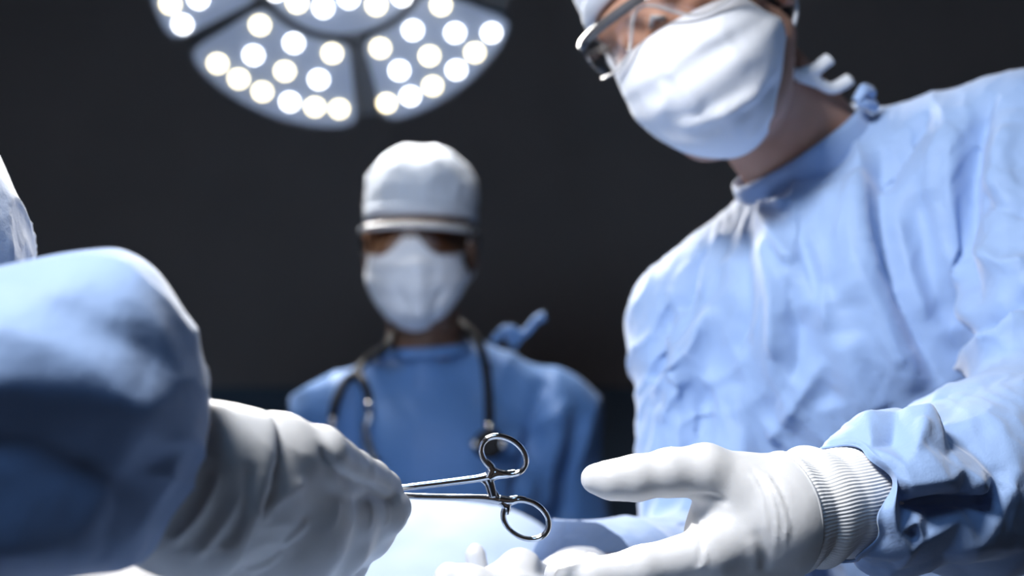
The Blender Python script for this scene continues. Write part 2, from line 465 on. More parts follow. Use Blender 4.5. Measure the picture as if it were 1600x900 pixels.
# unseen ceiling fixture, added to carry the cool fill light
fx = empty('added_fill_lamp', (FILL_LOC[0], FILL_LOC[1], RH))
fv, ff = box((FILL_LOC[0], FILL_LOC[1], RH - 0.03), (1.3, 0.7, 0.06))
mesh_obj('frame', fv, ff, M['housing'], fx, smooth=False)
tag(fx, 'unseen rectangular ceiling lamp added for cool fill above and behind the camera', 'lamp')

# ------------------------------------------------------------------ operating lamp
LC_PX = (532, -65); LA, LB = 295.0, 268.0; LD = 2.45
lamp_c = at(*LC_PX, LD)
toc = unit(CAM - lamp_c); el = math.asin(-toc[2]) + math.radians(22)
hz = unit(np.array([toc[0], toc[1], 0])); lamp_n = unit(hz * math.cos(el) + np.array([0, 0, -math.sin(el)]))
def on_lamp(px, py, lift=0.0):
    p0 = lamp_c + lamp_n * lift; dr = at(px, py, 1.0) - CAM
    return CAM + dr * (((p0 - CAM) @ lamp_n) / (dr @ lamp_n))
def lamp_pix(th, s):
    return LC_PX[0] + LA * s * math.cos(math.radians(th)), LC_PX[1] + LB * s * math.sin(math.radians(th))

SPANS = [(21, 77), (84, 146.5), (150.5, 216), (222, 285), (291, 374)]
LED_PX = {1: [(406, 39), (459, 67), (519, 83), (396, 86), (445, 111), (498, 124), (340, 99), (373, 123), (410, 143), (453, 159), (492, 167), (530, 170)],
          0: [(689, 8), (645, 47), (711, 51), (768, 51), (594, 75), (671, 87), (742, 82), (624, 110), (713, 109), (676, 134), (641, 150), (604, 161)],
          2: [(266, 6), (285, 38), (310, -2), (348, -22)], 'c': [(464, 4), (505, 12), (588, 8), (545, -3), (628, -6), (430, -14)]}
WARM = {(406, 39), (519, 83), (340, 99), (445, 111), (373, 123), (410, 143), (530, 170), (492, 167), (689, 8), (594, 75), (671, 87), (676, 134), (604, 161), (742, 82), (266, 6), (588, 8), (464, 4)}

def polar(px, py):
    x, y = (px - LC_PX[0]) / LA, (py - LC_PX[1]) / LB
    return math.degrees(math.atan2(y, x)), math.hypot(x, y)
p1 = [polar(*p) for p in LED_PX[1]]
def shift(pts, d): return [lamp_pix(t + d, r) for t, r in pts]
LED_PX[2] += [q for q in shift(p1, 70) if q[1] < -40]
LED_PX[3] = shift(p1, 138.5); LED_PX[4] = shift(p1, 217)
LED_PX['c'] += [lamp_pix(t, 0.31) for t in range(150, 400, 28) if lamp_pix(t, 0.31)[1] < -30] + [lamp_pix(t, 0.16) for t in range(0, 360, 90)]

def extrude(outline, n, depth):
    """outline: list of front points; solid plate going back by depth"""
    A = np.array(outline); B = A - n * depth; k = len(A)
    V = np.vstack([A, B]); F = [tuple(range(k)), tuple(range(2 * k - 1, k - 1, -1))] + [(i, i + k, (i + 1) % k + k, (i + 1) % k) for i in range(k)]
    return V, F

def petal_outline(t0, t1, s0, s1, grow=0.0, lift=0.0, e=9.0):
    out = []
    for q in np.linspace(0, 2 * np.pi, 96, endpoint=False):
        c, s = math.cos(q), math.sin(q)
        w = (abs(c) ** e + abs(s) ** e) ** (-1 / e)
        a, b = c * w, s * w
        out.append(on_lamp(*lamp_pix((t0 + t1) / 2 + a * ((t1 - t0) / 2 + grow * 25), (s0 + s1) / 2 + b * ((s1 - s0) / 2 + grow)), lift))
    return out[::-1]

def lamp_lens_mesh():
    n, V, F = 14, [], []
    prof = [(1.0, 0.0), (0.95, 0.004), (0.62, 0.0075)]
    for r, z in prof:
        for k in range(n): V.append((r * 0.0150 * math.cos(2 * math.pi * k / n), r * 0.0150 * math.sin(2 * math.pi * k / n), z))
    for j in range(2):
        for k in range(n): F.append((j * n + k, j * n + (k + 1) % n, (j + 1) * n + (k + 1) % n, (j + 1) * n + k))
    F.append(tuple(2 * n + k for k in range(n)))
    return V, F
LENS_ME = {}
for kk in ('led_warm', 'led_cool'):
    me = bpy.data.meshes.new('led_lens'); v, f = lamp_lens_mesh(); me.from_pydata(v, [], f); me.materials.append(M[kk]); LENS_ME[kk] = me
lamp_rot = Vector(lamp_n).to_track_quat('Z', 'Y')

lamp = empty('surgical_lamp', lamp_c)
tag(lamp, 'round multi-panel surgical lamp glowing with white LEDs above the masked assistant', 'lamp')
# carrying dish behind the petals
ring = [on_lamp(*lamp_pix(t, 0.93), -0.02) for t in np.linspace(360, 0, 120, endpoint=False)]
v, f = extrude(ring, lamp_n, 0.035); mesh_obj('back_dish', v, f, M['housing'], lamp, smooth=False)
def add_leds(host, pts):
    for i, p in enumerate(pts):
        warm = (p in WARM) if p in WARM or p[1] > -30 else (i % 2 == 0)
        o = bpy.data.objects.new('led_lens', LENS_ME['led_warm' if warm else 'led_cool']); link(o, host)
        w = on_lamp(*p, 0.0025); o.location = w - ORIG[host.name]; o.rotation_mode = 'QUATERNION'; o.rotation_quaternion = lamp_rot
for i, (t0, t1) in enumerate(SPANS):
    v, f = extrude(petal_outline(t0, t1, 0.475, 1.035 if i == 2 else 1.0), lamp_n, 0.055)
    pt = mesh_obj('light_panel', v, f, M['housing'], lamp, smooth=False)
    v, f = extrude(petal_outline(t0 + .8, t1 - .8, 0.49, 1.02 if i == 2 else 0.985, 0, 0.002), lamp_n, 0.004)
    dc = mesh_obj('diffuser', v, f, M['panel'], pt, smooth=False)
    add_leds(pt, LED_PX[i])
ring = [on_lamp(*lamp_pix(t, 0.452), 0.0) for t in np.linspace(360, 0, 80, endpoint=False)]
v, f = extrude(ring, lamp_n, 0.06); hub = mesh_obj('hub_panel', v, f, M['housing'], lamp, smooth=False)
ring = [on_lamp(*lamp_pix(t, 0.44), 0.002) for t in np.linspace(360, 0, 80, endpoint=False)]
v, f = extrude(ring, lamp_n, 0.004); mesh_obj('diffuser', v, f, M['panel'], hub, smooth=False)
add_leds(hub, LED_PX['c'])
hp = [lamp_c + lamp_n * a for a in (0.0, 0.03, 0.05, 0.10, 0.115)]
v, f = sweep(hp, [0.022, 0.02, 0.014, 0.013, 0.008], 20); mesh_obj('handle', v, f, M['frame_light'], lamp)
sp = catmull([lamp_c - lamp_n * 0.05, lamp_c - lamp_n * 0.20 + np.array([0, 0, 0.03]), lamp_c + np.array([-0.05, 0.42, 0.45]), np.array([lamp_c[0] - 0.05, lamp_c[1] + 0.5, 2.72]), np.array([lamp_c[0] - 0.05, lamp_c[1] + 0.5, RH])], 8)
v, f = sweep(sp, 0.03, 16); mesh_obj('suspension_arm', v, f, M['housing'], lamp)
lo = lamp_c + lamp_n * 0.02
area_light('surgical_lamp_light', lo, lo + lamp_n, 14, 0.6, (1.0, 0.97, 0.93), spread=math.radians(110))

# second operating lamp, overhead out of the frame: it carries the key light
kl = np.array(KEY_LOC); kn = unit(np.array(KEY_AIM) - kl)
lamp2 = empty('surgical_lamp', kl)
tag(lamp2, 'second surgical lamp hanging overhead beside the table, above the picture', 'lamp')
ka = unit(np.cross(kn, [0, 1, 0])); kb = np.cross(kn, ka)
v, f = extrude([kl - kn * 0.02 + 0.31 * (math.cos(t) * ka + math.sin(t) * kb) for t in np.linspace(0, 2 * np.pi, 48, endpoint=False)], kn, 0.06)
mesh_obj('housing', v, f, M['housing'], lamp2, smooth=False)
v, f = sweep(catmull([kl - kn * 0.08, kl - kn * 0.2 + np.array([-.1, 0, .1]), kl + np.array([-0.4, 0.0, 0.55]), np.array([kl[0] - 0.4, kl[1], RH])], 8), 0.03, 14); mesh_obj('suspension_arm', v, f, M['housing'], lamp2)

# ------------------------------------------------------------------ operating table, drape over the patient
TX0, TX1, TY0, TY1, TZ = -0.43, 0.075, 0.60, 1.90, 0.965
tb = empty('operating_table', ((TX0 + TX1) / 2, (TY0 + TY1) / 2, 0))
v, f = box(((TX0 + TX1) / 2, (TY0 + TY1) / 2, TZ - 0.04), (TX1 - TX0 - .02, TY1 - TY0 - .02, 0.07)); mesh_obj('table_top', v, f, M['table_metal'], tb, smooth=False)
v, f = box(((TX0 + TX1) / 2, (TY0 + TY1) / 2, (TZ - 0.07) / 2 + 0.04), (0.22, 0.3, TZ - 0.15)); mesh_obj('column', v, f, M['table_metal'], tb, smooth=False)
v, f = box(((TX0 + TX1) / 2, (TY0 + TY1) / 2, 0.04), (0.42, 0.8, 0.08)); mesh_obj('base', v, f, M['table_metal'], tb, smooth=False)
tag(tb, 'steel operating table hidden beneath the pale drape', 'table')

def drape_z(x, y):
    cx, hx = (TX0 + TX1) / 2 + 0.0, (TX1 - TX0) / 2 + 0.004
    u = np.clip(np.abs((x - cx) / hx), 0, 1); prof = (1 - u ** 5) ** 0.40
    s = np.clip((y - 1.02) / 0.36, 0, 1); s = s * s * (3 - 2 * s)
    e = np.clip((1.88 - y) / 0.2, 0, 1); e = e * e * (3 - 2 * e)
    return TZ + 0.008 + 0.183 * prof * s * e
nx, ny = 90, 110
hang = 0.34
def drape_pt(a, b):
    # a,b in sheet metres; outside the table edge the sheet hangs
    x = np.clip(a, TX0, TX1); y = np.clip(b, TY0, TY1)
    over = np.maximum(np.maximum(TX0 - a, a - TX1), np.maximum(TY0 - b, b - TY1)); over = np.maximum(over, 0)
    ox = np.sign(a - x); oy = np.sign(b - y)
    z = drape_z(x, y) - over
    flare = np.minimum(over, 0.03) * 0.4 + over * 0.05
    wav = 0.010 * np.sin((a + b) * 34) * np.minimum(over / 0.15, 1)
    return np.stack([x + ox * (flare + wav * (oy == 0)), y + oy * (flare + wav * (ox == 0)), z], -1)
ga = np.concatenate([np.linspace(TX0 - hang, TX0, 14)[:-1], np.linspace(TX0, TX1, 70), np.linspace(TX1, TX1 + hang, 14)[1:]])
gb = np.concatenate([np.linspace(TY0 - hang, TY0, 14)[:-1], np.linspace(TY0, TY1, 120), np.linspace(TY1, TY1 + 0.1, 5)[1:]])
A, Bm = np.meshgrid(ga, gb, indexing='ij')
DV = drape_pt(A.ravel(), Bm.ravel()); n2 = len(gb)
DF = np.array([(i * n2 + j, (i + 1) * n2 + j, (i + 1) * n2 + j + 1, i * n2 + j + 1) for i in range(len(ga) - 1) for j in range(n2 - 1)])
DV[:, 2] += 0.0035 * vnoise(DV * np.array([1, .5, 1]), 14, 3) + 0.0015 * ridged(DV, 30, 4)
drape = mesh_obj('surgical_drape', DV, DF, M['drape'], origin=((TX0 + TX1) / 2, (TY0 + TY1) / 2, TZ), solid=0.002, solid_off=1.0)
tag(drape, 'pale blue-white drape stretched smoothly over the patient on the table', 'drape')

# ------------------------------------------------------------------ people: common builders
CAMR = np.stack([RGT, FWD, UPV], 1)
def head_frame(px, py, d, yaw, pitch, roll):
    y, p, r = map(math.radians, (yaw, pitch, roll))
    B = np.array([[-1, 0, 0], [0, -1, 0], [0, 0, 1.0]])
    Rz = np.array([[math.cos(y), -math.sin(y), 0], [math.sin(y), math.cos(y), 0], [0, 0, 1]])
    Rx = np.array([[1, 0, 0], [0, math.cos(p), -math.sin(p)], [0, math.sin(p), math.cos(p)]])
    Ry = np.array([[math.cos(r), 0, math.sin(r)], [0, 1, 0], [-math.sin(r), 0, math.cos(r)]])
    return at(px, py, d), CAMR @ Ry @ Rz @ Rx @ B

def L2W(H, p):
    return H[0] + np.asarray(p, float) @ H[1].T

def head_prims(H):
    R = H[1]; l = lambda *p: L2W(H, p)
    P = [ell(l(0, -.018, .032), (.076, .096, .090), R), ell(l(0, .030, -.035), (.062, .066, .086), R, .03), ell(l(0, .046, -.088), (.046, .046, .034), R, .03)]
    for s in (-1, 1):
        P += [ell(l(s * .036, .056, -.028), (.028, .030, .028), R, .02), cap(l(s * .012, .086, .024), l(s * .05, .068, .022), .012, .011, .012)]
        P += [cap(l(s * .058, .0, -.055), l(s * .03, .06, -.098), .016, .014, .02)]
    P += [cap(l(0, .088, .008), l(0, .112, -.034), .009, .014, .012), ell(l(-.011, .098, -.036), (.010, .011, .009), R, .008), ell(l(.011, .098, -.036), (.010, .011, .009), R, .008)]
    P += [cap(l(-.018, .090, -.064), l(.018, .090, -.064), .007, .007, .008), cap(l(-.015, .088, -.074), l(.015, .088, -.074), .008, .008, .008)]
    for s in (-1, 1):
        P += [cut_ell(l(s * .032, .100, .004), (.019, .016, .013), R, .008), ell(l(s * .032, .076, .004), (.0135, .0135, .0135), R, .003)]
        P += [ell(l(s * .079, -.012, -.012), (.009, .019, .031), R, .006), cut_ell(l(s * .089, -.006, -.010), (.006, .010, .017), R, .004)]
    return P

def hand_prims(wrist, wr, fingers, mcr=0.024, k=0.011, fk=0.005):
    """fingers: lists of (px,py,d,r), knuckle first"""
    P = []
    for fg in fingers:
        pts = [(at(a, b, c), r) for a, b, c, r in fg]
        P.append(cap(wrist, pts[0][0], wr * 0.86 if mcr is None else mcr, pts[0][1] * 1.05, k))
        P += chain(pts, fk)
    return P

def head_gear(root, H, cap_mat, mask_mat, skin_hair, cap_low=0.035, cap_tilt=0.15, puff=1.0, mask_folds=True, hair=False):
    R = H[1]; l = lambda *p: L2W(H, p)
    P = [ell(l(0, -.018, .038), (.083, .103, .096), R), ell(l(0, -.030, .085), (.074 * puff, .086, .062), R, .03), ell(l(0, -.10, .0), (.055, .03, .05), R, .03)]
    V, F = polygonise(P, 0.004)
    n = R @ unit(np.array([0, cap_tilt, -1.0])); p = l(0, .08, cap_low)
    V, F = clip_mesh(V, F, p, n)
    loc = (V - H[0]) @ R
    N = vnormals(V, F)
    V = V + N * (0.0030 * ridged(loc * np.array([1, 1, .6]), 26, 5) * np.clip((loc[:, 2] - cap_low - .012) / .03, 0, 1) + 0.0016 * vnoise(loc, 60, 6))[:, None]
    c = mesh_obj('surgical_cap', V, F, cap_mat, root, solid=0.0018, solid_off=1.0)
    # band round the lower rim
    t = np.linspace(0, 2 * np.pi, 72, endpoint=False)
    bp = np.stack([.0845 * np.cos(t), -.018 + .1045 * np.sin(t), np.full_like(t, cap_low + 0.006)], 1)
    bp[:, 2] += cap_tilt * (bp[:, 1] - .08)
    v, f = sweep(L2W(H, bp), 0.0022, 8, closed=True, flat=4.2, ref=R[:, 2]); mesh_obj('cap_band', v, f, cap_mat, c)
    if hair:
        P = [ell(l(0, -.032, -.002), (.079, .088, .082), R), ell(l(0, -.06, -.045), (.058, .045, .04), R, .02)]
        V, F = polygonise(P, 0.005)
        loc = (V - H[0]) @ R
        V = V + vnormals(V, F) * (0.0018 * vnoise(loc * np.array([1, 1, .2]), 260, 9))[:, None]
        mesh_obj('hair', V, F, skin_hair, root)

def mask_mesh(root, H, mask_mat, extra=None, wide=0.071, ridge=1.15, bottom=-.126, top=-.003):
    prof = catmull([(.107, top), (.122, -.020), (.129, -.038), (.128, -.066), (.116, -.096), (.094, -.116), (.066, bottom)], 8)   # (y,z) down the middle
    side = catmull([(.066, -.016), (.056, -.027), (.044, -.037), (.032, -.046), (.024, -.057), (.020, -.067), (.022, -.078)], 8)
    wid = catmull([(wide * .90,), (wide * .94,), (wide * .98,), (wide * 1.02,), (wide * .97,), (wide * .88,), (wide * .74,)], 8)[:, 0]
    nv, nu = len(prof), 61
    V = np.zeros((nv, nu, 3))
    for i in range(nv):
        q = i / (nv - 1)
        for j in range(nu):
            u = -1 + 2 * j / (nu - 1); a = u * math.pi / 2
            c = math.cos(a); pw = ridge - 0.45 * q
            y = side[i][0] + (prof[i][0] - side[i][0]) * c ** pw; z = side[i][1] + (prof[i][1] - side[i][1]) * c ** (1.0 + .4 * q)
            x = wid[i] * math.sin(a)
            w = math.sin(math.pi * min(1, q * 1.1)) * 0.0016
            y += w * math.sin(q * 30) * c
            V[i, j] = (x, y, z)
    loc = V.reshape(-1, 3)
    F = np.array([(i * nu + j, i * nu + j + 1, (i + 1) * nu + j + 1, (i + 1) * nu + j) for i in range(nv - 1) for j in range(nu - 1)])
    loc[:, 1] += 0.0016 * ridged(loc * np.array([1, 1, .7]), 34, 11)
    W = L2W(H, loc)
    N = vnormals(W, F)
    if ((N @ H[1][:, 1]).mean()) < 0: F = F[:, ::-1]
    if extra: W = fold(W, F, extra)
    m = mesh_obj('face_mask', W, F, mask_mat, root, solid=0.0016, solid_off=1.0)
    g = W.reshape(nv, nu, 3)
    for rim in (g[0], g[-1]):
        v, f = sweep(rim, 0.0013, 6); mesh_obj('mask_binding', v, f, mask_mat, m)
    return m, g

def ear_loops(m, g, H, mask_mat):
    for s, e in ((-1, g[:, 0]), (1, g[:, -1])):
        sx = 1 if (e[0] - H[0]) @ H[1][:, 0] > 0 else -1
        p = catmull([e[1], L2W(H, (sx * .084, -.010, .020)), L2W(H, (sx * .082, -.034, -.005)), L2W(H, (sx * .080, -.015, -.045)), e[-2]], 8)
        v, f = sweep(p, 0.0018, 8); mesh_obj('mask_tie', v, f, mask_mat, m)

def goggles(name, H, label, frame_m, lens_m, scale=1.0, z0=.004, hh=.024, bar=.0028, top_m=None):
    l = lambda *p: L2W(H, p)
    root = empty(name, l(0, .09, 0)); tag(root, label, 'goggles')
    th = np.linspace(-1.22, 1.22, 41)
    def arc(zf, off=0.0):
        return np.array([((.079 * scale + off) * math.sin(t) * 1.03, .012 + (.100 * scale + off) * math.cos(t) ** .8 + .006, zf(t)) for t in th])
    top = arc(lambda t: z0 + hh * (1 - .18 * abs(t) ** 2)); bot = arc(lambda t: z0 - hh * (1 - .25 * abs(t)) + .036 * math.exp(-(t / .30) ** 2), -.002)
    rows = [L2W(H, bot * (1 - s) + top * s + np.array([0, .006 * math.sin(math.pi * s), 0])) for s in np.linspace(0, 1, 7)]
    n = len(th); V = np.vstack(rows); F = np.array([(i * n + j, i * n + j + 1, (i + 1) * n + j + 1, (i + 1) * n + j) for i in range(6) for j in range(n - 1)])
    mesh_obj('lens', V, F, lens_m, root)
    v, f = sweep(rows[-1], bar, 10, flat=1.6, ref=H[1][:, 2]); mesh_obj('brow_bar', v, f, top_m or frame_m, root)
    v, f = sweep(rows[0], .0011, 8); mesh_obj('lower_rim', v, f, M['frame_light'], root)
    for e in (0, -1):
        a, b = rows[-1][e], rows[0][e]
        sx = 1 if (a - H[0]) @ H[1][:, 0] > 0 else -1
        p = catmull([a * .7 + b * .3, l(sx * .088, -.005, z0 + .008), l(sx * .086, -.03, z0 - .004), l(sx * .082, -.045, z0 - .03)], 6)
        v, f = sweep(p, .0028, 10, flat=1.8, ref=H[1][:, 2]); mesh_obj('temple_arm', v, f, frame_m, root)
    v, f = sweep([l(-.007, .099, z0 - .002), l(0, .105, z0 + .004), l(.007, .099, z0 - .002)], .0024, 8); mesh_obj('nose_pad', v, f, M['frame_light'], root)
    return root

def legs(pel, tx, foot_c, sp=0.09, fwd=(-0.5, -0.85, 0)):
    """thigh, shin and shoe down to the floor"""
    P = []
    fw = unit(fwd)
    for s in (-1, 1):
        hip = pel + tx * s * 0.085 - np.array([0, 0, 0.04]); ft = np.array(foot_c) + tx * s * sp
        kn = (hip + ft) / 2 + fw * 0.02
        an = np.array([ft[0], ft[1], 0.075])
        P += [cap(hip, kn, .085, .058, .03), cap(kn, an, .055, .036, .02), cap(an - fw * .03 + np.array([0, 0, -.035]), an + fw * 0.15 + np.array([0, 0, -.042]), .040, .033, .02)]
    return P

# ------------------------------------------------------------------ the surgeon reaching for the forceps
H = head_frame(1076, 22, 1.25, -26, 4, -30)
NB = at(1262, 245, 1.31); RS = at(1110, 505, 1.36); LS = at(1590, 250, 1.21)
RE = at(1125, 930, 1.22); LE = at(1690, 705, 1.00); RW = at(905, 925, 1.02); LW = at(1225, 803, 0.812)
PEL = at(1545, 1120, 1.36); CH = at(1375, 520, 1.30)
TXv = unit(RS - LS); TZv = unit(NB - PEL); TZv = unit(TZv - TXv * (TZv @ TXv)); TYv = np.cross(TZv, TXv); TR = np.stack([TXv, TYv, TZv], 1)
FOOT = np.array([0.50, 1.40, 0.0])
S_ORG = np.array([FOOT[0], FOOT[1], 0.0])
COLC = at(1250, 238, 1.305); COLN = unit(unit(H[0] - NB) * .6 + TZv)
bp = head_prims(H) + [cap(L2W(H, (0, -.030, -.050)), NB, .052, .060, .03),
     cap(RS, LS, .048, .048, .05), ell(CH, (.120, .076, .13), TR, .06), cap(CH, PEL, .10, .115, .06),
     cap(RS, RE, .050, .040, .03), cap(RE, RW, .040, .027, .02), cap(LS, LE, .040, .036, .03), cap(LE, LW, .026, .022, .02)]
bp += legs(PEL, unit(np.array([TXv[0], TXv[1], 0])), FOOT)
V, F = polygonise(bp, 0.005)
V[:, 2] = np.maximum(V[:, 2], 0)
surgeon = mesh_obj('person', V, F, M['skin'], origin=S_ORG)
tag(surgeon, 'person in blue gown and white mask leaning in with an open gloved hand', 'person')

gp = [ell(CH + TYv * .01 - TZv * .02, (.165, .118, .165), TR), cap(CH + TYv * .015, PEL, .135, .15, .08), cap(RS - TZv * .01, LS - TZv * .01, .076, .080, .05), cap(COLC - COLN * .055, CH, .048, .10, .03), cap(at(1240, 338, 1.32), RS, .055, .070, .03), cap(at(1390, 262, 1.30), at(1610, 248, 1.22), .058, .066, .03),
      cap(RS, RE, .072, .070, .035), cap(RE, RW, .068, .052, .03), cap(at(1655, 255, 1.19), LE, .078, .074, .010), cap(LE, LE * .6 + LW * .4, .072, .06, .03),
      cap(PEL, np.array([FOOT[0], FOOT[1], .42]), .16, .20, .06)]
V, F = polygonise(gp, 0.006)
V, F = clip_mesh(V, F, np.array([0, 0, .30]), np.array([0, 0, -1.0]))
ax = unit(RW - RE); V, F = clip_mesh(V, F, RW, ax)
V, F = subdivide(relax(V, F, 2), F)
loc = (V - CH) @ TR
N = vnormals(V, F)
V = V + N * (0.0085 * crease(loc, (1, .3, .18), 10, 21) + 0.0050 * crease(loc, (1, .2, -.45), 20, 22) + 0.0022 * crease(loc, (.5, 0, 1), 34, 25) + 0.0010 * crease(loc, (1, 0, .2), 60, 23) + .006 * vnoise(loc, 7, 24))[:, None]
SF = [([(1378, 225), (1372, 300), (1385, 400), (1420, 500), (1468, 605)], -.014, .013, True),
      ([(1350, 260), (1350, 330), (1365, 430), (1400, 530), (1445, 610)], .010, .016, False),
      ([(1550, 150), (1524, 230), (1515, 330), (1516, 420), (1535, 475)], -.012, .010, True),
      ([(1580, 170), (1565, 250), (1560, 350), (1565, 430)], .006, .016, False),
      ([(1490, 190), (1485, 300), (1490, 420), (1530, 540)], .010, .018, False),
      ([(1450, 170), (1405, 245), (1376, 290)], -.008, .012, True),
      ([(1440, 300), (1450, 400), (1480, 520)], -.006, .014, False),
      ([(1150, 300), (1190, 327), (1235, 316)], .008, .008, True), ([(1185, 330), (1215, 372), (1240, 412)], .008, .008, True),
      ([(1245, 330), (1262, 400), (1300, 470)], -.006, .011, False), ([(1290, 290), (1320, 380), (1335, 480)], .006, .014, False),
      ([(1105, 385), (1085, 440), (1065, 490)], -.009, .009, True), ([(1135, 365), (1112, 410), (1100, 470)], .008, .009, True),
      ([(1195, 370), (1212, 470), (1210, 565)], .009, .010, True), ([(1165, 360), (1165, 460), (1150, 560)], -.006, .011, False),
      ([(1115, 480), (1085, 545), (1060, 590), (1022, 620)], .012, .012, True), ([(1043, 470), (1030, 560), (1015, 600)], -.010, .010, True),
      ([(1080, 560), (1060, 620), (1035, 665)], .009, .010, True), ([(1100, 600), (1090, 680), (1060, 740)], -.008, .012, False), ([(1240, 480), (1270, 570), (1300, 640)], -.006, .016, False),
      ([(1512, 578), (1555, 545), (1612, 492)], .014, .011, True), ([(1500, 548), (1550, 505), (1605, 448)], -.013, .011, True), ([(1530, 300), (1565, 330), (1612, 338)], -.007, .010, True), ([(1535, 395), (1570, 420), (1612, 412)], .008, .010, True), ([(1585, 200), (1572, 280), (1590, 360)], .007, .012, False), ([(1400, 330), (1420, 420), (1450, 500)], .005, .010, True), ([(1260, 350), (1285, 430), (1290, 520)], .006, .008, True), ([(1225, 430), (1240, 520), (1235, 600)], -.006, .010, True), ([(1290, 560), (1240, 640), (1200, 690)], .006, .009, True), ([(1320, 520), (1340, 600), (1370, 650)], .006, .014, False), ([(1150, 600), (1160, 680), (1150, 740)], .006, .014, False)]
V = fold(V, F, [(a, b * 1.3, c, d) for a, b, c, d in SF])
gown = mesh_obj('surgical_gown', V, F, M['gown'], surgeon)
# collar band round the neck
ct = np.linspace(0, 2 * np.pi, 64, endpoint=False)
cx_ = unit(np.cross(TYv, COLN)); cy_ = np.cross(COLN, cx_)
ring_p = np.array([COLC - COLN * .010 + cx_ * .068 * math.cos(t) + cy_ * .064 * math.sin(t) for t in ct])
cn = COLN
v, f = sweep(ring_p, .0040, 10, closed=True, flat=4.6, ref=cn); mesh_obj('collar', v, f, M['gown'], gown)
kp = at(1338, 158, 1.25)
for q in ((26, -12), (30, 8)):
    v, f = sweep(catmull([kp, at(1338 + q[0] * .5, 158 + q[1] - 6, 1.25), at(1338 + q[0], 158 + q[1], 1.26)], 6), .0032, 8, flat=1.8); mesh_obj('neck_tie', v, f, M['gown'], gown)

# crumpled near sleeve
rings = [(at(1735, 720, 1.00), None, .068, .070), (at(1640, 745, .955), None, .066, .066), (at(1555, 755, .915), None, .062, .060), (at(1475, 765, .875), None, .052, .052), (at(1405, 772, .850), None, .052, .049), (at(1352, 781, .834), None, .0405, .039), (at(1325, 787, .828), None, .0345, .0335)]
V, F, s, ang = ring_tube(rings, 150, 220)
N = vnormals(V, F)
if ((V - at(1500, 760, .9)) * N).sum(1).mean() < 0: F = F[:, ::-1]; N = -N
HANDPT = [(1453, 611, 6), (1430, 700, 7), (1447, 650, 10), (1347, 642, 5), (1362, 662, 9), (1360, 705, 3), (1395, 690, -4), (1400, 645, 1), (1475, 643, -10), (1490, 670, -9), (1530, 690, -9), (1545, 720, -5),
          (1500, 607, 9), (1540, 655, 4), (1590, 655, 6), (1600, 600, 7), (1418, 763, 9), (1470, 758, 11), (1520, 760, 9), (1533, 770, 6), (1565, 766, 9), (1600, 742, 7), (1385, 752, 6), (1410, 735, 8), (1425, 790, -14), (1470, 785, -15), (1520, 783, -13), (1550, 779, -10),
          (1430, 814, 3), (1500, 810, 1), (1560, 792, 4), (1600, 790, 7), (1440, 840, 4), (1514, 845, 9), (1600, 850, 5), (1480, 872, -4), (1414, 850, 9), (1404, 825, 6), (1426, 830, -4), (1575, 725, 7), (1560, 745, -3), (1480, 715, 1), (1330, 665, 2), (1500, 735, 4)]
h = crumple(V, F, s, ang, 220, .27, .052, HANDPT, 31, 9, 60, 2)
fade = np.clip((1 - s) / .05, 0.3, 1)
tip = np.clip((s - .86) / .14, 0, 1)      # the hem runs further down the arm underneath
V = V + N * (fade * (h + 0.0008 * crease(V, (1, 0, .4), 70, 32)) - 0.0 * s)[:, None] + (unit(at(1200, 808, .803) - at(1300, 786, .826)) * .016) [None] * (tip * (np.clip(-np.cos(ang), 0, 1) ** 1.5 + .35 * np.sin(ang * 3 + 1) + .25 * np.sin(ang * 7)))[:, None]
V = fold(V, F, [([(1456, 612), (1447, 650), (1432, 705)], .003, .004, True), ([(1418, 787), (1470, 782), (1530, 780), (1600, 754)], -.004, .006, True)])
slv = mesh_obj('sleeve', V, F, M['gown'], gown, solid=0.0012, solid_off=-1)

# ribbed knit cuff
cuff_rings = [(at(1440, 762, .862), None, .0285, .0285), (at(1375, 772, .846), None, .0300, .0300), (at(1300, 786, .826), None, .0325, .0320), (at(1240, 799, .812), None, .0330, .0325), (at(1200, 808, .803), None, .0325, .0320)]
V, F, s, ang = ring_tube(cuff_rings, 96, 840)
N = vnormals(V, F)
if ((V - at(1300, 786, .826)) * N).sum(1).mean() < 0: F = F[:, ::-1]; N = -N
rib = 0.00016 * np.cos(ang * 100 + 0.8 * np.sin(s * 30))
roll = 0.0020 * np.exp(-((s - .80) / .035) ** 2) + 0.0024 * np.exp(-((s - .62) / .05) ** 2) - 0.0018 * np.exp(-((s - .70) / .03) ** 2) - 0.0016 * np.exp(-((s - .52) / .03) ** 2) + 0.0012 * np.exp(-((s - .40) / .06) ** 2)
V = V + N * (rib + 0.8 * roll * (1 + .5 * np.sin(ang * 2 + 1)) + 0.0010 * vnoise(V, 45, 41))[:, None]
mesh_obj('knit_cuff', V, F, M['knit'], gown)

# open gloved hand
T_ = [(1160, 768, .806, .0210), (1102, 737, .800, .0150), (1048, 738, .797, .0128), (992, 747, .795, .0120), (955, 750, .794, .0102), (930, 748, .794, .0082)]
I_ = [(1112, 864, .790, .0150), (1005, 887, .785, .0118), (930, 901, .785, .0102), (888, 908, .787, .0088)]
M_ = [(1125, 902, .806, .0150), (1010, 928, .818, .0118), (915, 905, .816, .0098), (873, 898, .811, .0085)]
R_ = [(1140, 942, .822, .0145), (1030, 960, .838, .0112), (950, 908, .842, .0095), (924, 885, .842, .0084)]
K_ = [(1155, 978, .836, .0130), (1075, 1002, .852, .0100), (1010, 985, .860, .0088), (980, 970, .860, .0078)]
wr = at(1222, 804, .809)
P = hand_prims(wr, .03, [I_, M_, R_, K_], .027, .012) + [cap(wr, at(*T_[0][:3]), .030, .021, .012)] + chain([(at(a, b, c), r) for a, b, c, r in T_], .006)
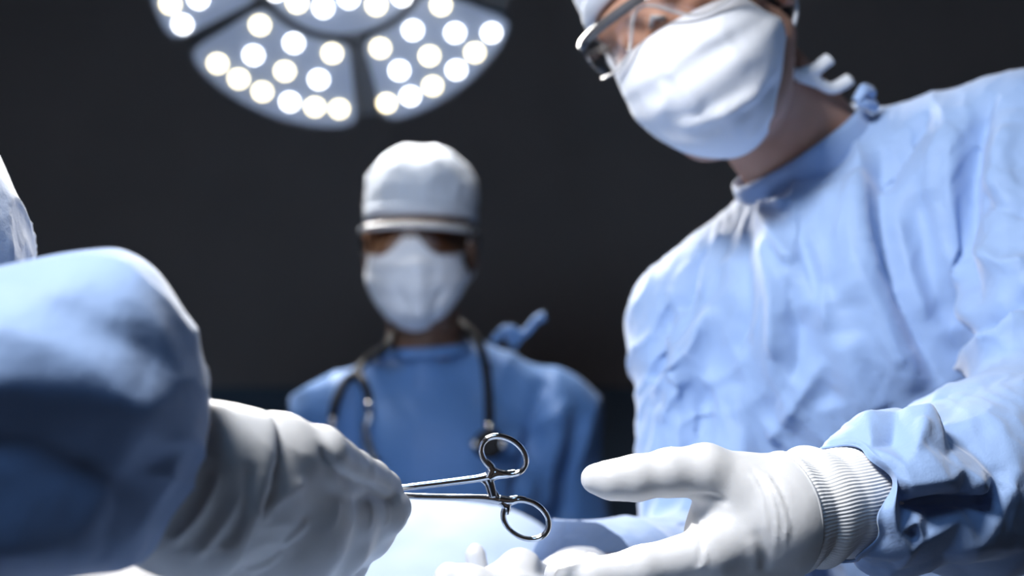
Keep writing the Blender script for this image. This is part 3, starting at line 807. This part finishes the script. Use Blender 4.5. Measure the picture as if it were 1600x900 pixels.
P += [cap(wr, at(1330, 780, .835), .0335, .0335, .006), ell(at(1150, 845, .815), (.030, .024, .034), CAMR, .015)]
V, F = polygonise(P, 0.0016)
V = relax(V, F, 2)
ca = unit(at(1200, 808, .803) - at(1300, 786, .826))
V, F = clip_mesh(V, F, at(1222, 802, .8075), -ca)
N = vnormals(V, F)
V = V + N * (0.00012 * ridged(V, 60, 51) + 0.00012 * crease(V, (1, .2, .6), 160, 52))[:, None]
V = fold(V, F, [([(1190, 735), (1212, 765), (1228, 810), (1226, 850)], .0016, .0016, True), ([(1180, 730), (1200, 765), (1214, 810), (1212, 860)], .0013, .0018, True), ([(1172, 740), (1190, 775), (1200, 830)], .0009, .0016, True),
                ([(1205, 745), (1222, 775), (1234, 815)], -.0010, .0012, True), ([(1075, 776), (1110, 776), (1140, 788)], -.0018, .0022, True), ([(1082, 815), (1096, 835), (1092, 885)], -.0014, .0020, True),
                ([(1090, 890), (1100, 880), (1102, 860)], .0011, .0014, True), ([(945, 726), (950, 734), (948, 742)], -.0008, .0015, True), ([(1170, 840), (1180, 870), (1180, 895)], .0008, .003, False), ([(1180, 825), (1195, 860), (1195, 895)], -.0010, .003, False)])
gl = mesh_obj('glove', V, F, M['glove'], surgeon)
# rolled glove edge
rt = np.linspace(0, 2 * np.pi, 72, endpoint=False); rc = at(1222, 802, .8075); ru = unit(UPV - ca * (UPV @ ca)); rw = np.cross(ca, ru)
v, f = sweep(np.array([rc + .0337 * (ru * math.cos(t) + rw * math.sin(t)) for t in rt]), .0009, 8, closed=True, ref=ca); mesh_obj('rolled_edge', v, f, M['glove'], gl)

# his other gloved hand, low on the drape
wr2 = at(895, 935, .985)
P = hand_prims(wr2, .028, [[(850, 925, .955, .0150), (812, 889, .930, .0128), (765, 918, .915, .0112), (735, 935, .91, .0098)],
                           [(858, 940, .935, .0145), (800, 925, .900, .0120), (740, 912, .895, .0108), (702, 904, .895, .0100)],
                           [(860, 960, .925, .0140), (800, 960, .89, .0115), (745, 950, .885, .0100), (715, 945, .885, .0092)],
                           [(862, 980, .915, .0125), (812, 990, .89, .0100), (770, 985, .885, .0085), (748, 978, .885, .008)],
                           [(845, 940, .99, .0140), (780, 945, 1.0, .0100), (748, 905, 1.0, .0082), (743, 866, 1.0, .0072)]], .024)
P += [cap(wr2, RW + (RW - wr2) * .2, .030, .032, .01)]
V, F = polygonise(P, 0.0022); V = relax(V, F, 1)
V = V + vnormals(V, F) * (0.0005 * ridged(V, 60, 55))[:, None]
mesh_obj('glove', V, F, M['glove'], surgeon)

head_gear(surgeon, H, M['cap'], M['mask'], M['hair'], cap_low=.045, cap_tilt=.25, hair=True)
MF = [([(1245, 120), (1190, 145), (1130, 175), (1060, 195)], .006, .006, True), ([(1235, 135), (1200, 165), (1170, 215)], .0045, .005, True), ([(1215, 125), (1180, 160), (1150, 180)], -.0035, .006, False),
      ([(1040, 105), (1075, 140), (1090, 175)], .0035, .006, True), ([(1030, 130), (1045, 150), (1030, 175)], .003, .004, True), ([(1160, 60), (1110, 80), (1060, 85)], -.002, .009, False), ([(1205, 150), (1195, 190), (1200, 215)], .003, .005, True)]
mk, g = mask_mesh(surgeon, H, M['mask'], MF, wide=.070)
ear_loops(mk, g, H, M['mask'])
# tied tapes behind the jaw
tb0 = at(1262, 122, 1.27)
for pts in ([(1245, 118), (1275, 128), (1300, 138), (1328, 124)], [(1255, 115), (1275, 108), (1285, 100), (1296, 92)], [(1235, 112), (1255, 118), (1280, 126)]):
    v, f = sweep(catmull([at(a, b, 1.235 + .0003 * (a - 1245)) for a, b in pts], 6), .0036, 8, flat=1.7); mesh_obj('mask_tie', v, f, M['mask'], mk)
goggles('safety_goggles', H, 'clear wraparound safety goggles worn by the leaning surgeon', M['frame'], M['lens'], 1.04, hh=.021, z0=.006)

# ------------------------------------------------------------------ the assistant standing behind the table
H2 = head_frame(656, 382, 2.15, -3, 2, 0)
NB2 = at(664, 545, 2.17); RS2 = at(528, 672, 2.20); LS2 = at(862, 660, 2.20); PEL2 = at(690, 1110, 2.25); CH2 = at(688, 730, 2.19)
RE2 = at(480, 920, 2.26); LE2 = at(905, 920, 2.26); RW2 = at(520, 1080, 2.08); LW2 = at(850, 1080, 2.08)
T2x = unit(RS2 - LS2); T2z = np.array([0, 0, 1.0]); T2y = np.cross(T2z, T2x); T2R = np.stack([T2x, T2y, T2z], 1)
FOOT2 = np.array([PEL2[0], PEL2[1], 0.0])
bp = head_prims(H2) + [cap(L2W(H2, (0, -.030, -.050)), NB2, .050, .058, .03), cap(RS2, LS2, .058, .058, .05), ell(CH2, (.12, .078, .13), T2R, .06), cap(CH2, PEL2, .095, .105, .06),
     cap(RS2, RE2, .048, .038, .03), cap(RE2, RW2, .038, .026, .02), cap(LS2, LE2, .048, .038, .03), cap(LE2, LW2, .038, .026, .02)]
for w_, e_ in ((RW2, RE2), (LW2, LE2)):
    dn = unit(w_ - e_); sd_ = unit(np.cross(dn, [0, 0, 1.0]))
    bp += [cap(w_, w_ + dn * .07, .026, .030, .015)] + [cap(w_ + dn * .07 + sd_ * q * .016, w_ + dn * (.15 - abs(q) * .012) + sd_ * q * .018, .0105, .008, .004) for q in (-1.4, -.45, .5, 1.4)] + [cap(w_ + dn * .03 + sd_ * .03, w_ + dn * .08 + sd_ * .055, .011, .009, .006)]
bp += legs(PEL2, T2x, FOOT2, fwd=(0, -1, 0))
V, F = polygonise(bp, 0.005); V[:, 2] = np.maximum(V[:, 2], 0)
assistant = mesh_obj('person', V, F, M['skin_dark'], origin=FOOT2)
tag(assistant, 'person standing blurred in the background in blue gown, white cap, mask and stethoscope', 'person')
gp = [ell(CH2 - T2z * .02, (.165, .118, .17), T2R), cap(CH2, PEL2, .135, .145, .08), cap(RS2, LS2, .072, .072, .03), cap(NB2 - T2z * .044, CH2, .055, .10, .03), cap(at(625, 606, 2.19), RS2, .058, .070, .03), cap(at(738, 590, 2.19), LS2, .058, .072, .03),
      cap(RS2, RE2, .070, .064, .03), cap(RE2, RW2, .062, .046, .03), cap(LS2, LE2, .070, .064, .03), cap(LE2, LW2, .062, .046, .03), cap(PEL2, np.array([PEL2[0], PEL2[1], .42]), .16, .20, .06)]
V, F = polygonise(gp, 0.007)
V, F = clip_mesh(V, F, np.array([0, 0, .28]), np.array([0, 0, -1.0]))
for w_, e_ in ((RW2, RE2), (LW2, LE2)): V, F = clip_mesh(V, F, w_, unit(w_ - e_)) if False else (V, F)
V = relax(V, F, 2); loc = (V - CH2) @ T2R
V = V + vnormals(V, F) * (0.008 * crease(loc, (1, .3, .15), 9, 61) + 0.004 * crease(loc, (1, 0, -.4), 18, 62) + .006 * vnoise(loc, 6, 64))[:, None]
V = fold(V, F, [([(850, 590), (830, 680), (800, 790)], -.018, .016, True), ([(880, 620), (860, 720), (850, 800)], .014, .016, False), ([(800, 700), (850, 660), (880, 645)], .012, .012, True), ([(560, 600), (550, 680), (560, 760)], -.012, .016, False), ([(900, 650), (890, 740), (880, 820)], -.016, .014, True)])
gown2 = mesh_obj('surgical_gown', V, F, M['gown2'], assistant, subsurf=1)
gb2 = BVHTree.FromPolygons([tuple(v) for v in V], [tuple(map(int, f)) for f in F])
ct = np.linspace(0, 2 * np.pi, 56, endpoint=False); c0 = NB2 + np.array([0, .004, -.003])
v, f = sweep(np.array([c0 + np.array([.071 * math.cos(t), .064 * math.sin(t), .012 * math.sin(t) + .004 * math.cos(t)]) for t in ct]), .004, 10, closed=True, flat=2.4, ref=(0, 0, 1)); mesh_obj('collar', v, f, M['gown2'], gown2)
for pts in ([(770, 535), (790, 515), (812, 525), (800, 540)], [(790, 530), (820, 520), (838, 500), (852, 494)], ):
    v, f = sweep(catmull([at(a, b, 2.13) for a, b in pts], 6), .0036, 8, flat=2.4); mesh_obj('neck_tie', v, f, M['gown2'], gown2)
head_gear(assistant, H2, M['cap'], M['mask'], M['hair'], cap_low=.0455, cap_tilt=.10, puff=1.06, hair=True)
mk2, g2 = mask_mesh(assistant, H2, M['mask'], [([(655, 400), (652, 450), (650, 500)], .006, .016, False), ([(615, 440), (635, 480), (640, 510)], -.004, .008, False), ([(700, 440), (680, 480), (672, 510)], -.004, .008, False)], wide=.075, ridge=1.3, top=.010)
ear_loops(mk2, g2, H2, M['mask'])
goggles('safety_goggles', H2, 'amber-tinted safety goggles with a shiny pale brow bar on the assistant', M['frame'], M['lens_amber'], 1.05, bar=.0034, top_m=M['frame_light'], hh=.023)

# stethoscope lying round the assistant's neck
def on_gown(px, py, off):
    dr = unit(at(px, py, 1.0) - CAM); hit = gb2.ray_cast(Vector(CAM), Vector(dr))
    return np.array(hit[0]) - dr * off if hit[0] is not None else at(px, py, 2.12)
st = empty('stethoscope', NB2); tag(st, 'black rubber stethoscope with chrome ear tubes hanging round the assistant\'s neck', 'stethoscope')
yk = on_gown(556, 582, .012)
v, f = sweep(catmull([yk, on_gown(578, 560, .012), at(606, 541, 2.08), at(622, 512, 2.20), at(668, 490, 2.265), at(722, 508, 2.20), at(748, 536, 2.09), on_gown(758, 570, .012), on_gown(763, 620, .012), on_gown(764, 668, .012)], 8), .0068, 10); mesh_obj('tube', v, f, M['rubber'], st)
for pts, met in (([(556, 582), (537, 600), (523, 632), (520, 652)], [(520, 652), (519, 672), (526, 694)]), ([(556, 582), (568, 598), (575, 616), (576, 634)], [(576, 630), (577, 652), (571, 668), (576, 692), (585, 718)])):
    v, f = sweep(catmull([on_gown(a, b, .012) for a, b in pts], 6), .0066, 10); mesh_obj('ear_tube_sleeve', v, f, M['rubber'], st)
    mp = catmull([on_gown(a, b, .013) for a, b in met], 6)
    v, f = sweep(mp, .0062, 10); e_ = mesh_obj('ear_tube', v, f, M['chrome'], st)
    v, f = sweep([mp[-1], mp[-1] + (mp[-1] - mp[-2]) * 1.2, mp[-1] + (mp[-1] - mp[-2]) * 2.2], [.007, .009, .004], 10); mesh_obj('ear_tip', v, f, M['rubber'], e_)
cp = on_gown(764, 694, .016); nrm = unit(CAM - cp)
v, f = sweep([cp - nrm * .010, cp - nrm * .006, cp + nrm * .004, cp + nrm * .008], [.019, .022, .022, .017], 24, ref=(1, 0, 0)); ch_ = mesh_obj('chest_piece', v, f, M['rubber'], st)
v, f = sweep([on_gown(764, 664, .013), on_gown(764, 682, .016)], .0062, 10); mesh_obj('stem', v, f, M['chrome'], ch_)
for q in (-1, 1):
    v, f = sweep([cp + RGT * q * .016 + nrm * .002, cp + RGT * q * .026 + nrm * .004], [.008, .007], 12); mesh_obj('side_knob', v, f, M['chrome'], ch_)

# ------------------------------------------------------------------ the colleague at the left edge handing over the forceps
W3 = at(345, 768, .637)
CH3 = at(-330, 480, .86); NB3 = CH3 + np.array([-.04, .02, .22]); PEL3 = np.array([-.66, .86, .93]); RS3 = at(-330, 300, .76); LS3 = CH3 + np.array([-.05, .17, .13])
RE3 = at(-640, 745, .545); LE3 = np.array([-.50, .98, 1.10]); LW3 = at(140, 950, .71)
FOOT3 = np.array([-.72, .86, 0.0])
hd3 = NB3 + np.array([.02, 0, .17])
H3 = (hd3, np.stack([unit([.25, -.96, 0]), unit([.93, .24, -.25]), unit(np.cross(unit([.25, -.96, 0]), unit([.93, .24, -.25])))], 1))
bp = head_prims(H3) + [cap(L2W(H3, (0, -.03, -.05)), NB3, .050, .056, .03), cap(RS3, LS3, .056, .056, .05), cap(CH3, PEL3, .095, .10, .06), cap(NB3, CH3, .06, .09, .04),
     cap(RS3, RE3, .046, .038, .03), cap(RE3, W3, .038, .024, .02), cap(LS3, LE3, .046, .038, .03), cap(LE3, LW3, .038, .024, .02)]
bp += legs(PEL3, np.array([0, 1.0, 0]), FOOT3, fwd=(1, 0, 0))
V, F = polygonise(bp, 0.006); V[:, 2] = np.maximum(V[:, 2], 0)
giver = mesh_obj('person', V, F, M['skin'], origin=FOOT3)
tag(giver, 'person cut off by the frame, blue sleeve and gloved hand passing the forceps', 'person')
gp = [ell(CH3, (.118, .155, .21)), cap(CH3, PEL3, .12, .135, .08), cap(RS3, LS3, .074, .074, .05), cap(NB3 - np.array([0, 0, .02]), CH3, .07, .10, .05), cap(RS3, RE3, .072, .066, .03), cap(RE3, RE3 * .7 + W3 * .3, .064, .06, .03),
      cap(LS3, LE3, .07, .06, .03), cap(LE3, LW3, .058, .040, .03), cap(PEL3, np.array([FOOT3[0], FOOT3[1], .42]), .15, .18, .06)]
V, F = polygonise(gp, 0.008)
V, F = clip_mesh(V, F, np.array([0, 0, .30]), np.array([0, 0, -1.0]))
V, F = clip_mesh(V, F, LW3 - unit(LW3 - LE3) * .03, unit(LW3 - LE3))
V, F = subdivide(relax(V, F, 2), F)
V = V + vnormals(V, F) * (0.007 * crease(V, (.6, 1, .1), 10, 71) + 0.003 * crease(V, (1, .5, .3), 22, 72))[:, None]
gown3 = mesh_obj('surgical_gown', V, F, M['gown'], giver)
head_gear(giver, H3, M['cap'], M['mask'], M['hair'], hair=True)
mk3, g3 = mask_mesh(giver, H3, M['mask'])
ear_loops(mk3, g3, H3, M['mask'])

def px_ring(top, bot, d, deep=.85, tilt=0.0):
    c = at((top[0] + bot[0]) / 2, (top[1] + bot[1]) / 2, d); h = math.hypot(top[0] - bot[0], top[1] - bot[1]) / 2 / ppm(d)
    axis = RGT * (bot[1] - top[1]) + UPV * (bot[0] - top[0]) * -1.0
    # in-plane normal of the ring line, pointing right
    vec = np.array([top[0] - bot[0], -(top[1] - bot[1])], float); nrm2 = np.array([vec[1], -vec[0]]); nrm2 /= np.linalg.norm(nrm2)
    ax3 = RGT * nrm2[0] + UPV * nrm2[1] + FWD * tilt
    return (c, unit(ax3), h, h * deep)
rings = [px_ring((-640, 520), (-640, 960), .545, 1.0, .3), px_ring((-350, 430), (-370, 930), .550, 1.0, .35), px_ring((-40, 408), (-70, 905), .562, .95, .4), px_ring((185, 398), (70, 898), .580, .9, .45), px_ring((278, 482), (150, 885), .596, .9, .5), px_ring((312, 570), (188, 868), .604, .88, .5), px_ring((321, 622), (206, 852), .610, .88, .5)]
V, F, s, ang = ring_tube(rings, 120, 160)
N = vnormals(V, F)
if ((V - at(0, 650, .56)) * N).sum(1).mean() < 0: F = F[:, ::-1]; N = -N
HP3 = [(100, 560, 5), (0, 520, 5), (200, 640, 6), (285, 690, 3), (50, 690, -11), (130, 735, -13), (200, 765, -8), (245, 800, -1), (5, 690, -10), (20, 845, 6), (100, 850, 4), (150, 870, 3), (5, 780, -4), (60, 470, 0), (120, 450, 2), (200, 470, 4), (230, 560, -2), (272, 600, 3), (185, 400, 3), (278, 486, 3), (150, 520, -1), (30, 600, 3)]
h = crumple(V, F, s, ang, 160, .21, .062, HP3, 81, 7, 40, 2)
V = V + N * (np.clip((1 - s) / .06, .3, 1) * (h + 0.0010 * crease(V, (.4, .3, 1), 40, 82)))[:, None]
mesh_obj('sleeve', V, F, M['gown'], gown3, solid=0.0012, solid_off=-1)

# gloved hand closed on the forceps
P = hand_prims(W3, .028, [[(455, 802, .675, .0170), (540, 805, .708, .0135), (594, 799, .740, .0118), (614, 794, .756, .0098)],
                         [(445, 850, .678, .0170), (525, 855, .716, .0135), (572, 836, .752, .0112), (594, 815, .768, .0092)],
                         [(425, 892, .680, .0165), (492, 908, .718, .0130), (532, 884, .757, .0105), (552, 858, .772, .0090)],
                         [(402, 930, .684, .0150), (460, 950, .718, .0110), (500, 925, .752, .0090), (518, 900, .765, .0080)]], .025, .012, .011)
P += [cap(W3, at(430, 720, .655), .027, .0225, .014)] + chain([(at(430, 720, .655), .0225), (at(498, 712, .664), .0138), (at(552, 737, .698), .0108), (at(580, 750, .727), .0104), (at(601, 760, .745), .0090)], .003)
P += [cap(W3, at(250, 745, .605), .030, .030, .01), ell(at(452, 808, .678), (.026, .020, .032), CAMR, .02)]
V, F = polygonise(P, 0.0017); V = relax(V, F, 2)
V = V + vnormals(V, F) * (0.0005 * crease(V, (.5, .2, 1), 50, 91) + 0.0006 * vnoise(V, 50, 92))[:, None]
GF = [([(500, 698), (527, 735), (560, 757), (605, 778)], -.0035, .0030, True), ([(400, 805), (440, 778), (480, 753)], .0014, .0032, False), ([(370, 838), (400, 818), (430, 800)], .0010, .0030, False), ([(480, 812), (465, 832), (440, 850)], .0013, .0028, False),
      ([(512, 835), (524, 812), (530, 785)], .0007, .0022, False), ([(545, 832), (552, 805), (547, 780)], .0006, .0020, False), ([(600, 825), (608, 805), (603, 785)], .0005, .0016, False), ([(575, 830), (582, 805), (577, 782)], .0006, .0018, False), ([(380, 892), (420, 880), (440, 860)], .0012, .003, False)]
V = fold(V, F, GF)
gl3 = mesh_obj('glove', V, F, M['glove'], giver)
# long turned-back glove cuff
rings = [px_ring((310, 628), (196, 868), .608, 1.0, .45), px_ring((345, 632), (215, 880), .618, 1.0, .45), px_ring((385, 638), (262, 895), .629, 1.0, .42), px_ring((422, 648), (330, 905), .641, 1.0, .4), px_ring((428, 668), (348, 886), .644, .90, .4)]
V, F, s, ang = ring_tube(rings, 60, 160)
N = vnormals(V, F)
if ((V - at(330, 765, .625)) * N).sum(1).mean() < 0: F = F[:, ::-1]; N = -N
V = V + N * (0.0004 * crease(V, (.5, .2, 1), 45, 95) + 0.0007 * np.sin(ang * 6 + s * 3) * (1 - s))[:, None]
V = fold(V, F, [([(345, 860), (380, 800), (395, 720)], -.0025, .005, False), ([(260, 850), (310, 800), (340, 740)], .0022, .004, True), ([(300, 870), (350, 820), (385, 760)], .0020, .004, True)])
mesh_obj('glove_cuff', V, F, M['glove'], gl3, solid=0.0008, solid_off=-1)
# his other gloved hand, just rising into the lower edge
P = hand_prims(LW3, .03, [[(215, 895, .70, .020), (290, 950, .70, .014), (330, 985, .70, .011)], [(220, 950, .69, .019), (300, 985, .685, .014), (340, 1020, .69, .011)], [(215, 985, .68, .018), (290, 1020, .68, .013), (320, 1050, .68, .011)], [(195, 1010, .675, .016), (265, 1045, .67, .011), (290, 1070, .67, .009)], [(190, 870, .715, .0135), (250, 920, .73, .0115), (285, 950, .735, .010)]], .028, .014)
P = [(p[0], p[1] + UPV * .009, p[2] + UPV * .009, *p[3:]) for p in P]
V, F = polygonise(P, 0.002); V = relax(V, F, 2)
V = V + vnormals(V, F) * (0.0010 * ridged(V * np.array([1, 1, .4]), 45, 97))[:, None]
mesh_obj('glove', V, F, M['glove'], giver)

# ------------------------------------------------------------------ the forceps
FD = .768
def fp(px, py, dd=0.0): return at(px, py, FD + dd)
fc = empty('surgical_forceps', fp(700, 765)); tag(fc, 'steel ring-handled haemostatic forceps passed between the two gloved hands', 'forceps')
def bar(pts, r, flat=.8, n=14, dd=0.0, name='shank', parent=None, seg=10):
    v, f = sweep(catmull([fp(*p, dd) for p in pts], seg), np.interp(np.linspace(0, 1, seg * (len(pts) - 1) + 1), np.linspace(0, 1, len(r)), r), n, flat=flat, ref=FWD)
    return mesh_obj(name, v, f, M['steel'], parent or fc)
s1 = bar([(560, 776), (620, 764), (690, 755), (745, 748), (764, 744)], [.0016, .0017, .0018, .0019, .0024], dd=-.0012)
s2 = bar([(560, 764), (620, 774), (690, 777), (750, 778), (778, 781), (790, 788)], [.0016, .0017, .0017, .0018, .0022, .0020], dd=.0012)
v, f = sweep([fp(548, 770), fp(566, 770), fp(586, 770)], [.0022, .0032, .0024], 12, flat=.9, ref=FWD); mesh_obj('box_joint', v, f, M['steel'], fc)
v, f = sweep(catmull([fp(548, 770), fp(510, 772), fp(470, 776)], 6), np.linspace(.0021, .0010, 13), 10, flat=.8, ref=FWD); mesh_obj('jaw', v, f, M['steel'], fc)
def ring_part(c, a, b, rot, dd, parent):
    t = np.linspace(0, 2 * np.pi, 72, endpoint=False); q = math.radians(rot)
    P = [fp(c[0] + a * math.cos(x) * math.cos(q) - b * math.sin(x) * math.sin(q), c[1] + a * math.cos(x) * math.sin(q) + b * math.sin(x) * math.cos(q), dd) for x in t]
    v, f = sweep(P, .00155, 14, closed=True, flat=1.2, ref=FWD); return mesh_obj('finger_ring', v, f, M['steel'], parent)
ring_part((787, 711.5), 37.5, 27, 30, -.0012, s1); ring_part((822, 812), 37.5, 28.5, 28, .0012, s2)
# yokes that carry the rings, and the ratchet between them
bar([(764, 747), (768, 738), (766, 728), (757, 718)], [.0029, .0029, .0021, .0014], dd=-.0012, name='yoke', parent=s1)
bar([(764, 746), (776, 741), (792, 741), (806, 738)], [.0030, .0027, .0021, .0014], dd=-.0012, name='yoke', parent=s1)
bar([(784, 784), (791, 792), (791, 804)], [.0026, .0026, .0015], dd=.0012, name='yoke', parent=s2)
bar([(780, 781), (796, 783), (810, 780), (822, 781)], [.0026, .0026, .0020, .0014], dd=.0012, name='yoke', parent=s2)
v, f = sweep(catmull([fp(763, 747, -.0010), fp(768, 760, -.0008), fp(772, 777, -.0006)], 6), np.linspace(.0024, .0016, 13), 10, flat=.6, ref=FWD); rt1 = mesh_obj('ratchet', v, f, M['steel'], s1)
v, f = sweep(catmull([fp(778, 780, .0012), fp(772, 768, .0012), fp(764, 756, .0012)], 6), np.linspace(.0020, .0012, 13), 10, flat=.6, ref=FWD); rt2 = mesh_obj('ratchet', v, f, M['steel'], s2)
bar([(752, 750), (760, 757), (764, 768), (767, 777)], [.0010, .0012, .0012, .0010], dd=.0004, name='ratchet_rib', parent=s2)
bpy.context.view_layer.update()
